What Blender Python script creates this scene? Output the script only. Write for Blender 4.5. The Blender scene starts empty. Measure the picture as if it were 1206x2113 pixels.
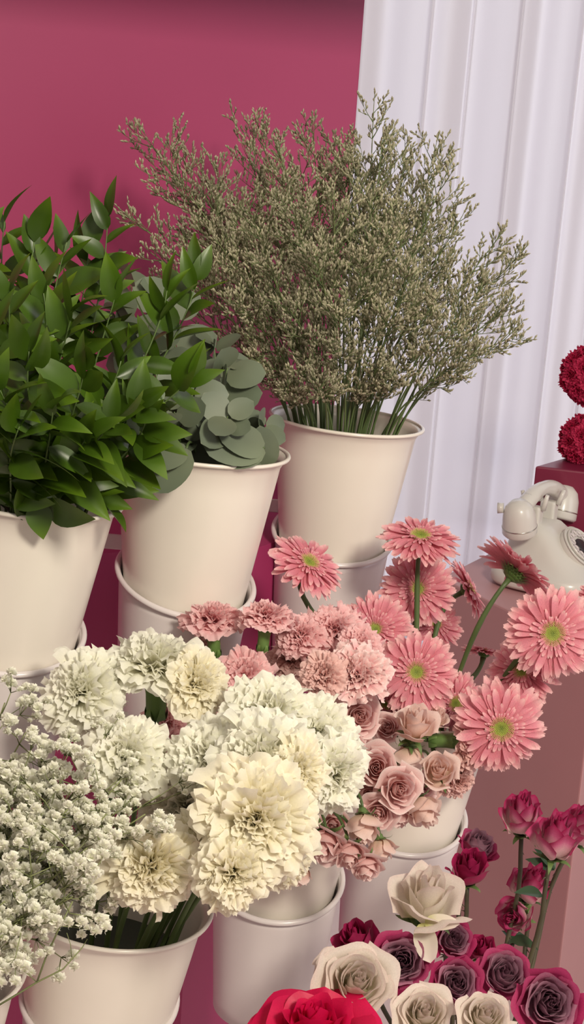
import bpy, math, random
from mathutils import Vector as V, Matrix
C = bpy.context.scene
COL = C.collection
PI = math.pi
# ---------------------------------------------------------------- camera
F_PX, PITCH, ROLL = 3300.0, math.radians(13.2), 0.07
CAM = V((0, 0, 1.6))
fw = V((0, math.cos(PITCH), -math.sin(PITCH)))
r0 = V((1, 0, 0)); u0 = V((0, math.sin(PITCH), math.cos(PITCH)))
cx = math.cos(ROLL)*r0 + math.sin(ROLL)*u0
cy = -math.sin(ROLL)*r0 + math.cos(ROLL)*u0
cam = bpy.data.objects.new('camera', bpy.data.cameras.new('camera'))
COL.objects.link(cam)
cam.matrix_world = Matrix(((cx.x, cy.x, -fw.x, CAM.x), (cx.y, cy.y, -fw.y, CAM.y), (cx.z, cy.z, -fw.z, CAM.z), (0, 0, 0, 1)))
cam.data.sensor_fit = 'VERTICAL'; cam.data.sensor_height = 36.0; cam.data.lens = 36.0*F_PX/2113.0
cam.data.clip_start = 0.05; cam.data.clip_end = 60
C.camera = cam
# ---------------------------------------------------------------- view, world, lights
C.view_settings.view_transform = 'Standard'; C.view_settings.look = 'None'
C.view_settings.gamma = 1.0; C.view_settings.use_curve_mapping = False
C.view_settings.exposure = 0.0
w = bpy.data.worlds.new('room_light'); C.world = w; w.use_nodes = True
w.node_tree.nodes['Background'].inputs[0].default_value = (1.0, 0.86, 0.80, 1)
w.node_tree.nodes['Background'].inputs[1].default_value = 0.33
def area(name, loc, target, sx, sy, power, col):
    l = bpy.data.lights.new(name, 'AREA'); l.shape = 'RECTANGLE'; l.size = sx; l.size_y = sy; l.energy = power; l.color = col
    o = bpy.data.objects.new(name, l); COL.objects.link(o); o.location = loc
    o.rotation_euler = (V(target)-V(loc)).to_track_quat('-Z', 'Y').to_euler()
    return o
area('key_lamp', (1.05, -0.5, 2.75), (0.0, 2.1, 1.3), 0.5, 0.5, 80, (1.0, 0.92, 0.76))
area('ceiling_lamp', (-0.5, 0.3, 3.2), (0.0, 2.0, 1.0), 1.6, 1.6, 14, (1.0, 0.90, 0.72))
area('side_fill_light', (3.2, 1.6, 1.9), (0.4, 2.3, 0.9), 1.4, 1.8, 16, (0.95, 0.92, 1.0))  # added fill from the right, lights the pedestal's right face and bucket sides
area('window_daylight', (1.3, 6.4, 1.9), (1.2, 4.2, 1.3), 3.6, 3.4, 98, (0.82, 0.88, 1.0))
# ---------------------------------------------------------------- pixel helpers
def P(px, py, d):
    return CAM + d*(fw + cx*((px-603)/F_PX) + cy*((1056.5-py)/F_PX))
def Pz(px, py, z):
    r = fw + cx*((px-603)/F_PX) + cy*((1056.5-py)/F_PX)
    return CAM + r*((z-CAM.z)/r.z)
# ---------------------------------------------------------------- materials
def mat(name, stops, rough=0.5, trans=0.0, noise=0.0, nscale=20, spec=0.5, coat=0.0, sheen=0.0, axis='Y', bump=0.0, bscale=200, interp='LINEAR', metal=0.0):
    m = bpy.data.materials.new(name); m.use_nodes = True
    nt = m.node_tree; N = nt.nodes; L = nt.links
    b = N['Principled BSDF']; out = N['Material Output']
    b.inputs['Roughness'].default_value = rough
    b.inputs['Specular IOR Level'].default_value = spec
    b.inputs['Coat Weight'].default_value = coat
    b.inputs['Coat Roughness'].default_value = 0.12
    b.inputs['Sheen Weight'].default_value = sheen
    b.inputs['Metallic'].default_value = metal
    if len(stops) == 1:
        rgb = N.new('ShaderNodeRGB'); rgb.outputs[0].default_value = (*stops[0][1], 1); c = rgb.outputs[0]
    else:
        uv = N.new('ShaderNodeUVMap'); uv.uv_map = 'UVMap'
        sp = N.new('ShaderNodeSeparateXYZ'); L.new(uv.outputs[0], sp.inputs[0])
        cr = N.new('ShaderNodeValToRGB'); L.new(sp.outputs[axis], cr.inputs[0])
        cr.color_ramp.interpolation = interp
        e = cr.color_ramp.elements
        e[0].position, e[0].color = stops[0][0], (*stops[0][1], 1)
        e[1].position, e[1].color = stops[-1][0], (*stops[-1][1], 1)
        for p, col in stops[1:-1]:
            q = e.new(p); q.color = (*col, 1)
        c = cr.outputs[0]
    tc = N.new('ShaderNodeTexCoord')
    if noise:
        ns = N.new('ShaderNodeTexNoise'); ns.inputs['Scale'].default_value = nscale; ns.inputs['Detail'].default_value = 3
        L.new(tc.outputs['Object'], ns.inputs['Vector'])
        mr = N.new('ShaderNodeMapRange'); L.new(ns.outputs['Fac'], mr.inputs[0])
        mr.inputs[1].default_value = 0.3; mr.inputs[2].default_value = 0.7
        mr.inputs[3].default_value = 1-noise; mr.inputs[4].default_value = 1+noise
        mx = N.new('ShaderNodeVectorMath'); mx.operation = 'SCALE'
        L.new(c, mx.inputs[0]); L.new(mr.outputs[0], mx.inputs['Scale']); c = mx.outputs[0]
    L.new(c, b.inputs['Base Color'])
    if bump:
        ns = N.new('ShaderNodeTexNoise'); ns.inputs['Scale'].default_value = bscale
        L.new(tc.outputs['Object'], ns.inputs['Vector'])
        bp = N.new('ShaderNodeBump'); bp.inputs['Strength'].default_value = bump; bp.inputs['Distance'].default_value = 0.002
        L.new(ns.outputs['Fac'], bp.inputs['Height']); L.new(bp.outputs[0], b.inputs['Normal'])
    if trans:
        t = N.new('ShaderNodeBsdfTranslucent'); L.new(c, t.inputs[0])
        ms = N.new('ShaderNodeMixShader'); ms.inputs[0].default_value = trans
        L.new(b.outputs[0], ms.inputs[1]); L.new(t.outputs[0], ms.inputs[2]); L.new(ms.outputs[0], out.inputs[0])
    return m
M = {}
M['magenta'] = mat('magenta_paint', [(0, (0.36, 0.042, 0.128))], rough=0.45, noise=0.03, nscale=3, spec=0.4)
M['stand'] = mat('magenta_stand_paint', [(0, (0.37, 0.035, 0.13))], rough=0.5, noise=0.03, nscale=3)
M['box'] = mat('burgundy_lacquer', [(0, (0.20, 0.012, 0.045))], rough=0.4, noise=0.03, nscale=4)
M['pinktable'] = mat('dusky_pink_paint', [(0, (0.50, 0.26, 0.27))], rough=0.55, noise=0.03, nscale=4)
M['enamel'] = mat('cream_enamel', [(0, (0.82, 0.76, 0.68))], rough=0.3, noise=0.02, nscale=9, coat=0.25)
M['enamel2'] = mat('white_enamel', [(0, (0.72, 0.66, 0.66))], rough=0.33, noise=0.02, nscale=9, coat=0.2)
M['phone'] = mat('ivory_phone_plastic', [(0, (0.72, 0.70, 0.65))], rough=0.3, coat=0.3)
M['phone_dark'] = mat('phone_dial_centre', [(0, (0.03, 0.02, 0.025))], rough=0.4)
M['silver'] = mat('silver_trim', [(0, (0.6, 0.58, 0.52))], rough=0.25, metal=0.9)
M['floor'] = mat('pale_floor', [(0, (0.74, 0.62, 0.62))], rough=0.5, noise=0.04, nscale=3)
M['dark_fill'] = mat('bucket_dark_fill', [(0, (0.02, 0.03, 0.02))], rough=0.15)  # near-black colour standing in for the shade inside the buckets
# plants (UV y runs from the base of a petal or leaf to its tip)
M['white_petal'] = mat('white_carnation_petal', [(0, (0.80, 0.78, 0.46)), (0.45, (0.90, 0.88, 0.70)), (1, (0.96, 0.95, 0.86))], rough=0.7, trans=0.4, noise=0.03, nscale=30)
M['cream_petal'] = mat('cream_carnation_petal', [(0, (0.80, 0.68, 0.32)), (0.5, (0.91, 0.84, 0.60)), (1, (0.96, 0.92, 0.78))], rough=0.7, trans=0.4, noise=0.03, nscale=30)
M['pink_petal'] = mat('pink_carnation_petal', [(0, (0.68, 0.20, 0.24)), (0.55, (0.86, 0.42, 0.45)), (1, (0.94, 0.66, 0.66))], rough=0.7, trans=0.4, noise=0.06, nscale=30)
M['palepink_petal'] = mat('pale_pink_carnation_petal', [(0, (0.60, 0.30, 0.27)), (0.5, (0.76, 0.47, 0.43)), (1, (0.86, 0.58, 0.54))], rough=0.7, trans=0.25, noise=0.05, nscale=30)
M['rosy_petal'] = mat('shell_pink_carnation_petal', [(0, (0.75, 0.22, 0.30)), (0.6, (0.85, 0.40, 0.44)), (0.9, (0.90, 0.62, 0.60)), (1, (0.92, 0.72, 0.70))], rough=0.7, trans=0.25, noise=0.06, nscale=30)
M['crimson_petal'] = mat('crimson_carnation_petal', [(0, (0.20, 0.0, 0.02)), (0.6, (0.42, 0.005, 0.05)), (1, (0.60, 0.02, 0.10))], rough=0.7, trans=0.15, noise=0.1, nscale=30)
M['gerbera'] = mat('gerbera_petal', [(0, (0.80, 0.42, 0.34)), (0.25, (0.70, 0.21, 0.26)), (0.75, (0.80, 0.30, 0.37)), (1, (0.92, 0.60, 0.59))], rough=0.6, trans=0.34, noise=0.08, nscale=40)
M['gerbera_disc'] = mat('gerbera_disc', [(0, (0.22, 0.28, 0.05)), (0.5, (0.40, 0.44, 0.08)), (0.8, (0.58, 0.60, 0.16)), (1, (0.70, 0.62, 0.30))], rough=0.7, noise=0.15, nscale=120)
M['sprayrose'] = mat('spray_rose_petal', [(0, (0.72, 0.38, 0.34)), (0.4, (0.80, 0.48, 0.46)), (0.9, (0.88, 0.62, 0.60)), (1, (0.92, 0.76, 0.73))], rough=0.6, trans=0.34, noise=0.06, nscale=25)
M['peachrose'] = mat('peach_rose_petal', [(0, (0.76, 0.58, 0.40)), (0.5, (0.87, 0.62, 0.53)), (1, (0.91, 0.73, 0.68))], rough=0.6, trans=0.34, noise=0.06, nscale=25)
M['lilacrose'] = mat('lilac_rose_petal', [(0, (0.36, 0.18, 0.25)), (0.5, (0.50, 0.29, 0.37)), (0.74, (0.52, 0.25, 0.35)), (0.84, (0.46, 0.06, 0.17)), (1, (0.40, 0.02, 0.11))], rough=0.6, trans=0.25, noise=0.1, nscale=25, axis='X')
M['blushrose'] = mat('two_tone_rose_petal', [(0, (0.78, 0.62, 0.56)), (0.5, (0.72, 0.42, 0.46)), (0.76, (0.56, 0.11, 0.24)), (1, (0.42, 0.01, 0.10))], rough=0.6, trans=0.2, noise=0.08, nscale=25)
M['magrose'] = mat('magenta_rose_petal', [(0, (0.32, 0.05, 0.10)), (0.6, (0.36, 0.015, 0.09)), (1, (0.38, 0.01, 0.09))], rough=0.6, trans=0.15, noise=0.1, nscale=25)
M['creamrose'] = mat('cream_rose_petal', [(0, (0.62, 0.62, 0.22)), (0.35, (0.80, 0.73, 0.60)), (0.9, (0.82, 0.73, 0.66)), (1, (0.80, 0.66, 0.61))], rough=0.6, trans=0.34, noise=0.06, nscale=25)
M['redrose'] = mat('hot_pink_rose_petal', [(0, (0.50, 0.0, 0.05)), (1, (0.72, 0.005, 0.09))], rough=0.5, trans=0.34, noise=0.06, nscale=25)
M['calyx'] = mat('carnation_calyx', [(0, (0.07, 0.14, 0.03)), (1, (0.16, 0.27, 0.07))], rough=0.5, noise=0.1, nscale=60)
M['sepal'] = mat('rose_sepal', [(0, (0.09, 0.15, 0.04)), (1, (0.13, 0.20, 0.06))], rough=0.6, noise=0.1, nscale=60)
M['stem'] = mat('green_stem', [(0, (0.07, 0.11, 0.035)), (1, (0.11, 0.17, 0.05))], rough=0.5)
M['rosestem'] = mat('brown_green_rose_stem', [(0, (0.055, 0.045, 0.025)), (1, (0.08, 0.07, 0.03))], rough=0.5, noise=0.2, nscale=60)
M['ruscus'] = mat('ruscus_leaf', [(0, (0.036, 0.078, 0.004)), (0.6, (0.052, 0.11, 0.005)), (1, (0.10, 0.18, 0.008))], rough=0.38, trans=0.2, noise=0.35, nscale=14, spec=0.6)
M['euc'] = mat('eucalyptus_leaf', [(0, (0.16, 0.19, 0.12)), (0.95, (0.135, 0.17, 0.115)), (1, (0.20, 0.22, 0.14))], rough=0.5, trans=0.12, noise=0.25, nscale=9)
M['roseleaf'] = mat('rose_leaf', [(0, (0.03, 0.06, 0.03)), (1, (0.04, 0.08, 0.04))], rough=0.4, trans=0.1)
M['limonium'] = mat('straw_floret', [(0, (0.17, 0.20, 0.07)), (1, (0.56, 0.50, 0.37))], rough=0.8, trans=0.2, noise=0.3, nscale=12)
M['limstem'] = mat('limonium_stem', [(0, (0.07, 0.12, 0.035)), (1, (0.17, 0.20, 0.08))], rough=0.6)
M['gyp'] = mat('gypsophila_blossom', [(0, (0.55, 0.62, 0.35)), (0.4, (0.86, 0.86, 0.70)), (1, (0.95, 0.94, 0.84))], rough=0.8, trans=0.2)
M['gypstem'] = mat('gypsophila_stem', [(0, (0.13, 0.15, 0.06)), (1, (0.24, 0.27, 0.11))], rough=0.6)
# sheer curtain
def curtain_mat():
    m = bpy.data.materials.new('sheer_white_fabric'); m.use_nodes = True
    nt = m.node_tree; N = nt.nodes; L = nt.links; out = N['Material Output']
    N.remove(N['Principled BSDF'])
    d = N.new('ShaderNodeBsdfDiffuse'); d.inputs[0].default_value = (0.84, 0.80, 0.81, 1)
    t = N.new('ShaderNodeBsdfTranslucent'); t.inputs[0].default_value = (0.82, 0.80, 0.84, 1)
    m1 = N.new('ShaderNodeMixShader'); m1.inputs[0].default_value = 0.5
    L.new(d.outputs[0], m1.inputs[1]); L.new(t.outputs[0], m1.inputs[2])
    tr = N.new('ShaderNodeBsdfTransparent')
    m2 = N.new('ShaderNodeMixShader'); m2.inputs[0].default_value = 0.12
    L.new(m1.outputs[0], m2.inputs[1]); L.new(tr.outputs[0], m2.inputs[2]); L.new(m2.outputs[0], out.inputs[0])
    return m
M['curtain'] = curtain_mat()
# ---------------------------------------------------------------- mesh builder
class MB:
    def __init__(s): s.v = []; s.f = []; s.uv = []; s.ux = None
    def grid(s, fn, nu, nv):
        b = len(s.v)
        for i in range(nu+1):
            u = i/nu
            for j in range(nv+1):
                v = -1+2*j/nv
                s.v.append(fn(u, v)); s.uv.append((s.ux if s.ux is not None else 0.5+0.5*v, u))
        for i in range(nu):
            for j in range(nv):
                a = b+i*(nv+1)+j
                s.f.append((a, a+1, a+nv+2, a+nv+1))
    def tube(s, pts, radii, n=6, cap=True):
        b = len(s.v); m = len(pts)
        up = V((0.31, 0.52, 0.79)).normalized()
        for i, p in enumerate(pts):
            t = (pts[min(i+1, m-1)]-pts[max(i-1, 0)]).normalized()
            a = t.cross(up)
            if a.length < 1e-3: a = t.cross(V((1, 0, 0)))
            a.normalize(); c = t.cross(a)
            r = radii[i] if hasattr(radii, '__len__') else radii
            for k in range(n):
                w_ = 2*PI*k/n
                s.v.append(p + r*(math.cos(w_)*a+math.sin(w_)*c)); s.uv.append((k/n, i/(m-1)))
        for i in range(m-1):
            for k in range(n):
                s.f.append((b+i*n+k, b+i*n+(k+1) % n, b+(i+1)*n+(k+1) % n, b+(i+1)*n+k))
        if cap:
            s.f.append(tuple(b+k for k in range(n))[::-1]); s.f.append(tuple(b+(m-1)*n+k for k in range(n)))
    def lathe(s, prof, n=48, fz=None, closed=False):
        b = len(s.v); m = len(prof)
        for i, (r, z) in enumerate(prof):
            for k in range(n):
                w_ = 2*PI*k/n; x = r*math.cos(w_); y = r*math.sin(w_)
                s.v.append(V((x, y, z + (fz(x, y, i) if fz else 0)))); s.uv.append((k/n, i/(m-1)))
        for i in range(m if closed else m-1):
            i2 = (i+1) % m
            for k in range(n):
                s.f.append((b+i*n+k, b+i*n+(k+1) % n, b+i2*n+(k+1) % n, b+i2*n+k))
    def poly(s, pts, z0, z1):
        b = len(s.v); n = len(pts)
        for z in (z0, z1):
            for p in pts: s.v.append(V((p[0], p[1], z))); s.uv.append((0, 0))
        s.f.append(tuple(range(b, b+n))[::-1]); s.f.append(tuple(range(b+n, b+2*n)))
        for k in range(n): s.f.append((b+k, b+(k+1) % n, b+n+(k+1) % n, b+n+k))
    def spindle(s, p, d, L, r, rot=0):
        b = len(s.v)
        a = d.cross(V((0.3, 0.5, 0.8)))
        if a.length < 1e-3: a = V((1, 0, 0))
        a.normalize(); c = d.cross(a)
        s.v.append(p); s.uv.append((0, 0))
        q = p+d*L*0.6
        for k in range(4):
            w_ = k*PI/2+rot
            s.v.append(q+r*(math.cos(w_)*a+math.sin(w_)*c)); s.uv.append((0, .6))
        s.v.append(p+d*L); s.uv.append((0, 1))
        for k in range(4):
            s.f.append((b, b+1+(k+1) % 4, b+1+k)); s.f.append((b+5, b+1+k, b+1+(k+1) % 4))
    def mesh(s, name, m, smooth=True, recalc=False):
        me = bpy.data.meshes.new(name)
        me.from_pydata([tuple(p) for p in s.v], [], s.f)
        uvl = me.uv_layers.new(name='UVMap')
        idx = [0]*len(me.loops); me.loops.foreach_get('vertex_index', idx)
        flat = []
        for i in idx: flat.extend(s.uv[i])
        uvl.data.foreach_set('uv', flat)
        if smooth: me.polygons.foreach_set('use_smooth', [True]*len(me.polygons))
        me.materials.append(m)
        if recalc:
            import bmesh
            bm = bmesh.new(); bm.from_mesh(me); bmesh.ops.recalc_face_normals(bm, faces=bm.faces); bm.to_mesh(me); bm.free()
        me.update()
        return me
    def build(s, name, m, parent=None, origin=None, smooth=True, recalc=False):
        if origin is not None: s.v = [p-origin for p in s.v]
        o = bpy.data.objects.new(name, s.mesh(name, m, smooth, recalc)); COL.objects.link(o)
        if parent: o.parent = parent
        elif origin is not None: o.location = origin
        return o
def tag(o, label=None, cat=None, group=None, kind=None):
    if label: o['label'] = label
    if cat: o['category'] = cat
    if group: o['group'] = group
    if kind: o['kind'] = kind
    return o
def empty(name, loc, label, cat, group=None):
    o = bpy.data.objects.new(name, None); COL.objects.link(o); o.location = loc; o.empty_display_size = .02
    return tag(o, label, cat, group)
def frame(d, spin=0.0):
    d = d.normalized(); a = V((0, 0, 1)).cross(d)
    if a.length < 1e-3: a = V((1, 0, 0))
    a.normalize(); b = d.cross(a)
    m = Matrix((a, b, d)).transposed()
    return m @ Matrix.Rotation(spin, 3, 'Z')
def bez(p0, p1, p2, p3, n):
    out = []
    for i in range(n+1):
        t = i/n; s = 1-t
        out.append(s*s*s*p0+3*s*s*t*p1+3*s*t*t*p2+t*t*t*p3)
    return out
def rv(rng): return V((rng.uniform(-1, 1), rng.uniform(-1, 1), rng.uniform(-1, 1)))
def ss(x): x = max(0, min(1, x)); return x*x*(3-2*x)
def add_box(mb, c, sx, sy, sz, m3=None):
    b = len(mb.v)
    for dz in (-1, 1):
        for dx, dy in ((-1, -1), (1, -1), (1, 1), (-1, 1)):
            p = V((dx*sx/2, dy*sy/2, dz*sz/2))
            if m3: p = m3 @ p
            mb.v.append(c+p); mb.uv.append((0, 0))
    mb.f += [(b+3, b+2, b+1, b), (b+4, b+5, b+6, b+7)] + [(b+k, b+(k+1) % 4, b+4+(k+1) % 4, b+4+k) for k in range(4)]
def bevel(o, w_=0.004, seg=2):
    md = o.modifiers.new('edge_bevel', 'BEVEL'); md.width = w_; md.segments = seg; md.limit_method = 'ANGLE'
    return o
# ================================================================ SETTING
fl = MB(); add_box(fl, V((0.3, 2.4, -0.025)), 9, 9, 0.05)
tag(fl.build('floor', M['floor'], smooth=False), kind='structure')
# magenta wall panel, right edge beside the curtain
WD = V((-math.cos(math.radians(30)), -math.sin(math.radians(30)), 0))       # along the wall, to the left
we = P(741, 180, 2.62); we.z = 0
wn = V((math.sin(math.radians(30)), -math.cos(math.radians(30)), 0))
pl = [we, we+WD*1.7, we+WD*1.7-wn*0.05, we-wn*0.05]
mb = MB(); mb.poly([(p.x, p.y) for p in pl], 0, 2.42)
bevel(tag(mb.build('wall_left', M['magenta'], smooth=False), kind='structure'), .003)
# unseen header beam, added above the frame to shade the top of the magenta wall
pl = [we+wn*0.46, we+WD*1.7+wn*0.46, we+WD*1.7, we]
mb = MB(); mb.poly([(p.x, p.y) for p in pl], 1.91, 2.42)
tag(mb.build('shade_header_1', M['magenta'], smooth=False), kind='structure')
# curtain: one pleated sheet
rng = random.Random(5)
knots = []
x = 0.0
while x < 2.6:
    knots.append(x)
    x += rng.uniform(0.035, 0.085)
c0 = P(690, 200, 4.05); c0.z = 0
mb = MB(); NS = 1300
ridges = []
x = 0.1
while x < 2.6:
    ridges.append((x, rng.uniform(.014, .03), rng.uniform(.003, .005))); x += rng.choice((.05, .08, .11, .15, .17))
def cur_y(s, z):
    a = 0.042*math.sin(s*31+0.8*math.sin(s*11)) + 0.010*math.sin(s*71+2.0+1.5*math.sin(s*9))
    for (rx, h, w_) in ridges:
        d_ = s-rx
        if abs(d_) < .03: a -= h*math.exp(-(d_/w_)**2)
    return a
def cur(u, v):
    s = u*2.5; z = 0.005 + (v+1)/2*2.6
    return V((c0.x-0.12+s*(1-.012*(2.2-z)), c0.y-s*0.05+cur_y(s+0.004*math.sin(z*1.1), z), z))
mb.grid(cur, NS, 8)
cu = mb.build('curtain', M['curtain'])
tag(cu, 'floor-length sheer white pleated curtain hanging beside the magenta wall', 'curtain')
# magenta stand behind the buckets: a folded front
def stand(z1, pts, label, back=0.10):
    mb = MB()
    bk = [(x, we.y-(we.x-x)*math.tan(math.radians(30))-0.004) for x, y in pts][::-1]
    mb.poly(pts+bk, 0, z1)
    o = mb.build('display_stand', M['stand'], smooth=False); tag(o, label, 'stand'); return o
BK = {}
# ================================================================ BUCKETS
def bucket(key, px, py, d, sc, lean, fwd, ring_x, label, hlabel, ring_px_r=None, lift=0.165, k=0.27, bracket=-1):
    c = P(px, py, d)
    ax = V((lean, fwd, 1)).normalized()
    R3 = frame(ax); 
    # keep local x close to world x
    a = (V((1, 0, 0))-ax*ax.x).normalized(); b = ax.cross(a)
    R3 = Matrix((a, b, ax)).transposed()
    H = 0.222
    base = c - ax*H*sc
    root = empty('flower_bucket', base, label, 'bucket', 'white flower buckets')
    mt = Matrix.Translation(base) @ R3.to_4x4() @ Matrix.Scale(sc, 4)
    root.matrix_world = mt
    body = MB()
    rt, rb = 0.1005, 0.0705
    prof = [(0.0, 0.0), (rb-.004, 0.0), (rb, 0.003)]
    for i in range(1, 9): prof.append((rb+(rt-rb)*i/8*0.97, 0.003+(H-0.016)*i/8))
    prof += [(rt+0.003, H-0.006), (rt+0.0075, H-0.001), (rt+0.0055, H), (rt-0.001, H-0.006)]
    for i in range(8, 0, -1): prof.append((rb+(rt-rb)*i/8*0.97-0.0018, 0.005+(H-0.016)*i/8))
    prof += [(0.0, 0.006)]
    body.lathe(prof, 72); body.build('body', M['enamel'], root, recalc=True)
    rim = MB(); pr = [(rt+0.0075+0.0026*math.cos(t*PI/4), H+0.0002+0.0026*math.sin(t*PI/4)) for t in range(8)]
    rim.lathe(pr, 72, closed=True); rim.build('rim', M['enamel'], root)
    wt = MB(); wt.lathe([(0, H-.07), (.0905, H-.07)], 48); wt.build('dark_fill', M['dark_fill'], root)  # dark disc added to darken the inside of the bucket
    BK[key] = (c, ax, sc)
    # holder the bucket drops into
    hb = V((0, 0, -0.135))
    hroot = empty('bucket_holder', base, hlabel, 'bucket holder', 'white holders under the flower buckets')
    hroot.matrix_world = mt @ Matrix.Translation(hb)
    zr = H-lift+0.135   # height of ring above holder origin
    def cut(x, y, i): return 0
    hbdy = MB(); n = 72
    ro = 0.0835; rbo = 0.067
    lv = 10
    prof2 = [(0, 0)] + [(rbo+(ro-rbo)*i/lv, zr*i/lv) for i in range(lv+1)] + [(rbo+(ro-rbo)*i/lv-0.0018, max(0.003, zr*i/lv)) for i in range(lv, -1, -1)] + [(0, 0.003)]
    def fz(x, y, i):
        r_, z = prof2[i]; return (z/zr)**2*(k*y + ring_x*x)
    hbdy.lathe(prof2, n, fz=fz); hbdy.build('body', M['enamel2'], hroot, recalc=True)
    rg = MB(); pr = [(ro+0.0022+0.0034*math.cos(t*PI/4), zr+0.0034*math.sin(t*PI/4)) for t in range(8)]
    rg.lathe(pr, n, fz=lambda x, y, i: k*y+ring_x*x, closed=True); rg.build('rim', M['enamel2'], hroot)
    shelf = MB(); shelf.lathe([(0, 0.1335), (0.0745, 0.1335), (0.0745, 0.1345), (0, 0.1345)], 36); shelf.build('inner_shelf', M['enamel2'], hroot)
    br = MB(); add_box(br, V((-0.07, 0.085, zr+0.012)), 0.12, 0.004, 0.02, Matrix.Rotation(0.15, 3, 'Z'))
    bevel(br.build('bracket', M['enamel2'], hroot, smooth=False), .0015)
    return root
bucket('A', 57, 1018, 1.815, 1.0, 0.095, 0.0, -0.0, 'cream bucket of dark green ruscus, highest and furthest left', 'white holder under the ruscus bucket on the left')
bucket('B', 414, 922, 1.94, 1.0, 0.055, 0.0, -0.12, 'cream bucket of grey-green eucalyptus in the middle of the upper row', 'white holder with a loose ring under the eucalyptus bucket')
bucket('C', 716, 868, 2.25, 1.0, 0.045, 0.0, 0.0, 'cream bucket of wispy sea lavender nearest the curtain', 'white holder under the sea lavender bucket')
bucket('D', 235, 1855, 1.745, 1.0, 0.09, -0.02, 0.03, 'cream bucket of white carnations with dark stems showing inside', 'white holder under the white carnation bucket, at the bottom edge', lift=0.12, k=0.2)
bucket('E', 598, 1560, 1.93, 0.95, 0.03, -0.02, 0.0, 'cream bucket of pink carnations and spray roses in the lower row', 'white holder under the pink carnation bucket')
bucket('F', 872, 1448, 2.12, 0.97, 0.06, -0.02, 0.0, 'cream bucket of pink gerberas at the right of the lower row', 'white holder under the gerbera bucket')
bucket('G', -170, 1990, 1.62, 1.0, 0.06, -0.02, 0.0, 'bucket of gypsophila cut off by the lower left corner', 'white holder under the gypsophila bucket in the corner')
bucket('H', 960, 2370, 1.78, 0.9, 0.03, -0.02, 0.0, 'white bucket of lilac and cream roses below the frame', 'white holder under the rose bucket', lift=0.13)
bucket('I', 590, 2420, 1.62, 0.9, 0.02, -0.02, 0.0, 'white bucket of hot pink rose below the frame', 'white holder under the hot pink rose bucket', lift=0.13)
# stand: folded panels behind the two rows
zt = P(220, 1165, 2.1).z
def xy(px, d, py=1300): p = P(px, py, d); return (p.x, p.y)
s1 = [xy(-260, 2.08), xy(60, 2.12), xy(262, 2.2), xy(420, 2.16), xy(575, 2.33), xy(725, 2.45)]
stand(zt, s1, 'magenta folded display stand behind the rows of buckets', back=0.06)
# ================================================================ RIGHT SIDE: table, box, telephone
zt2 = P(1228, 1335, 2.85).z
q0 = Pz(1232, 1345, zt2); q1 = Pz(908, 1192, zt2); q2 = Pz(1010, 1141, zt2)
d12 = (q2-q1).normalized(); q3 = q1 + d12*0.95; q4 = q0 + d12*0.95
mb = MB(); mb.poly([(p.x, p.y) for p in (q0, q4, q3, q1)], 0.0, zt2)
o = mb.build('pedestal', M['pinktable'], smooth=False, recalc=True); bevel(o, .004)
tag(o, 'dusky pink pedestal carrying the old telephone, at the right edge', 'pedestal')
# burgundy box
zb = P(1107, 962, 3.3).z
b0 = P(1105, 962, 3.3); b1 = b0+V((0.42, -0.10, 0)); dd = V((0.28, 0.42, 0)).normalized()*0.22
mb = MB(); mb.poly([(p.x, p.y) for p in (b0, b1, b1+dd, b0+dd)], zt2+0.001, zb)
o = mb.build('display_box', M['box'], smooth=False, recalc=True); bevel(o, .004)
tag(o, 'burgundy box behind the telephone with crimson carnation balls on it', 'box')
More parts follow.
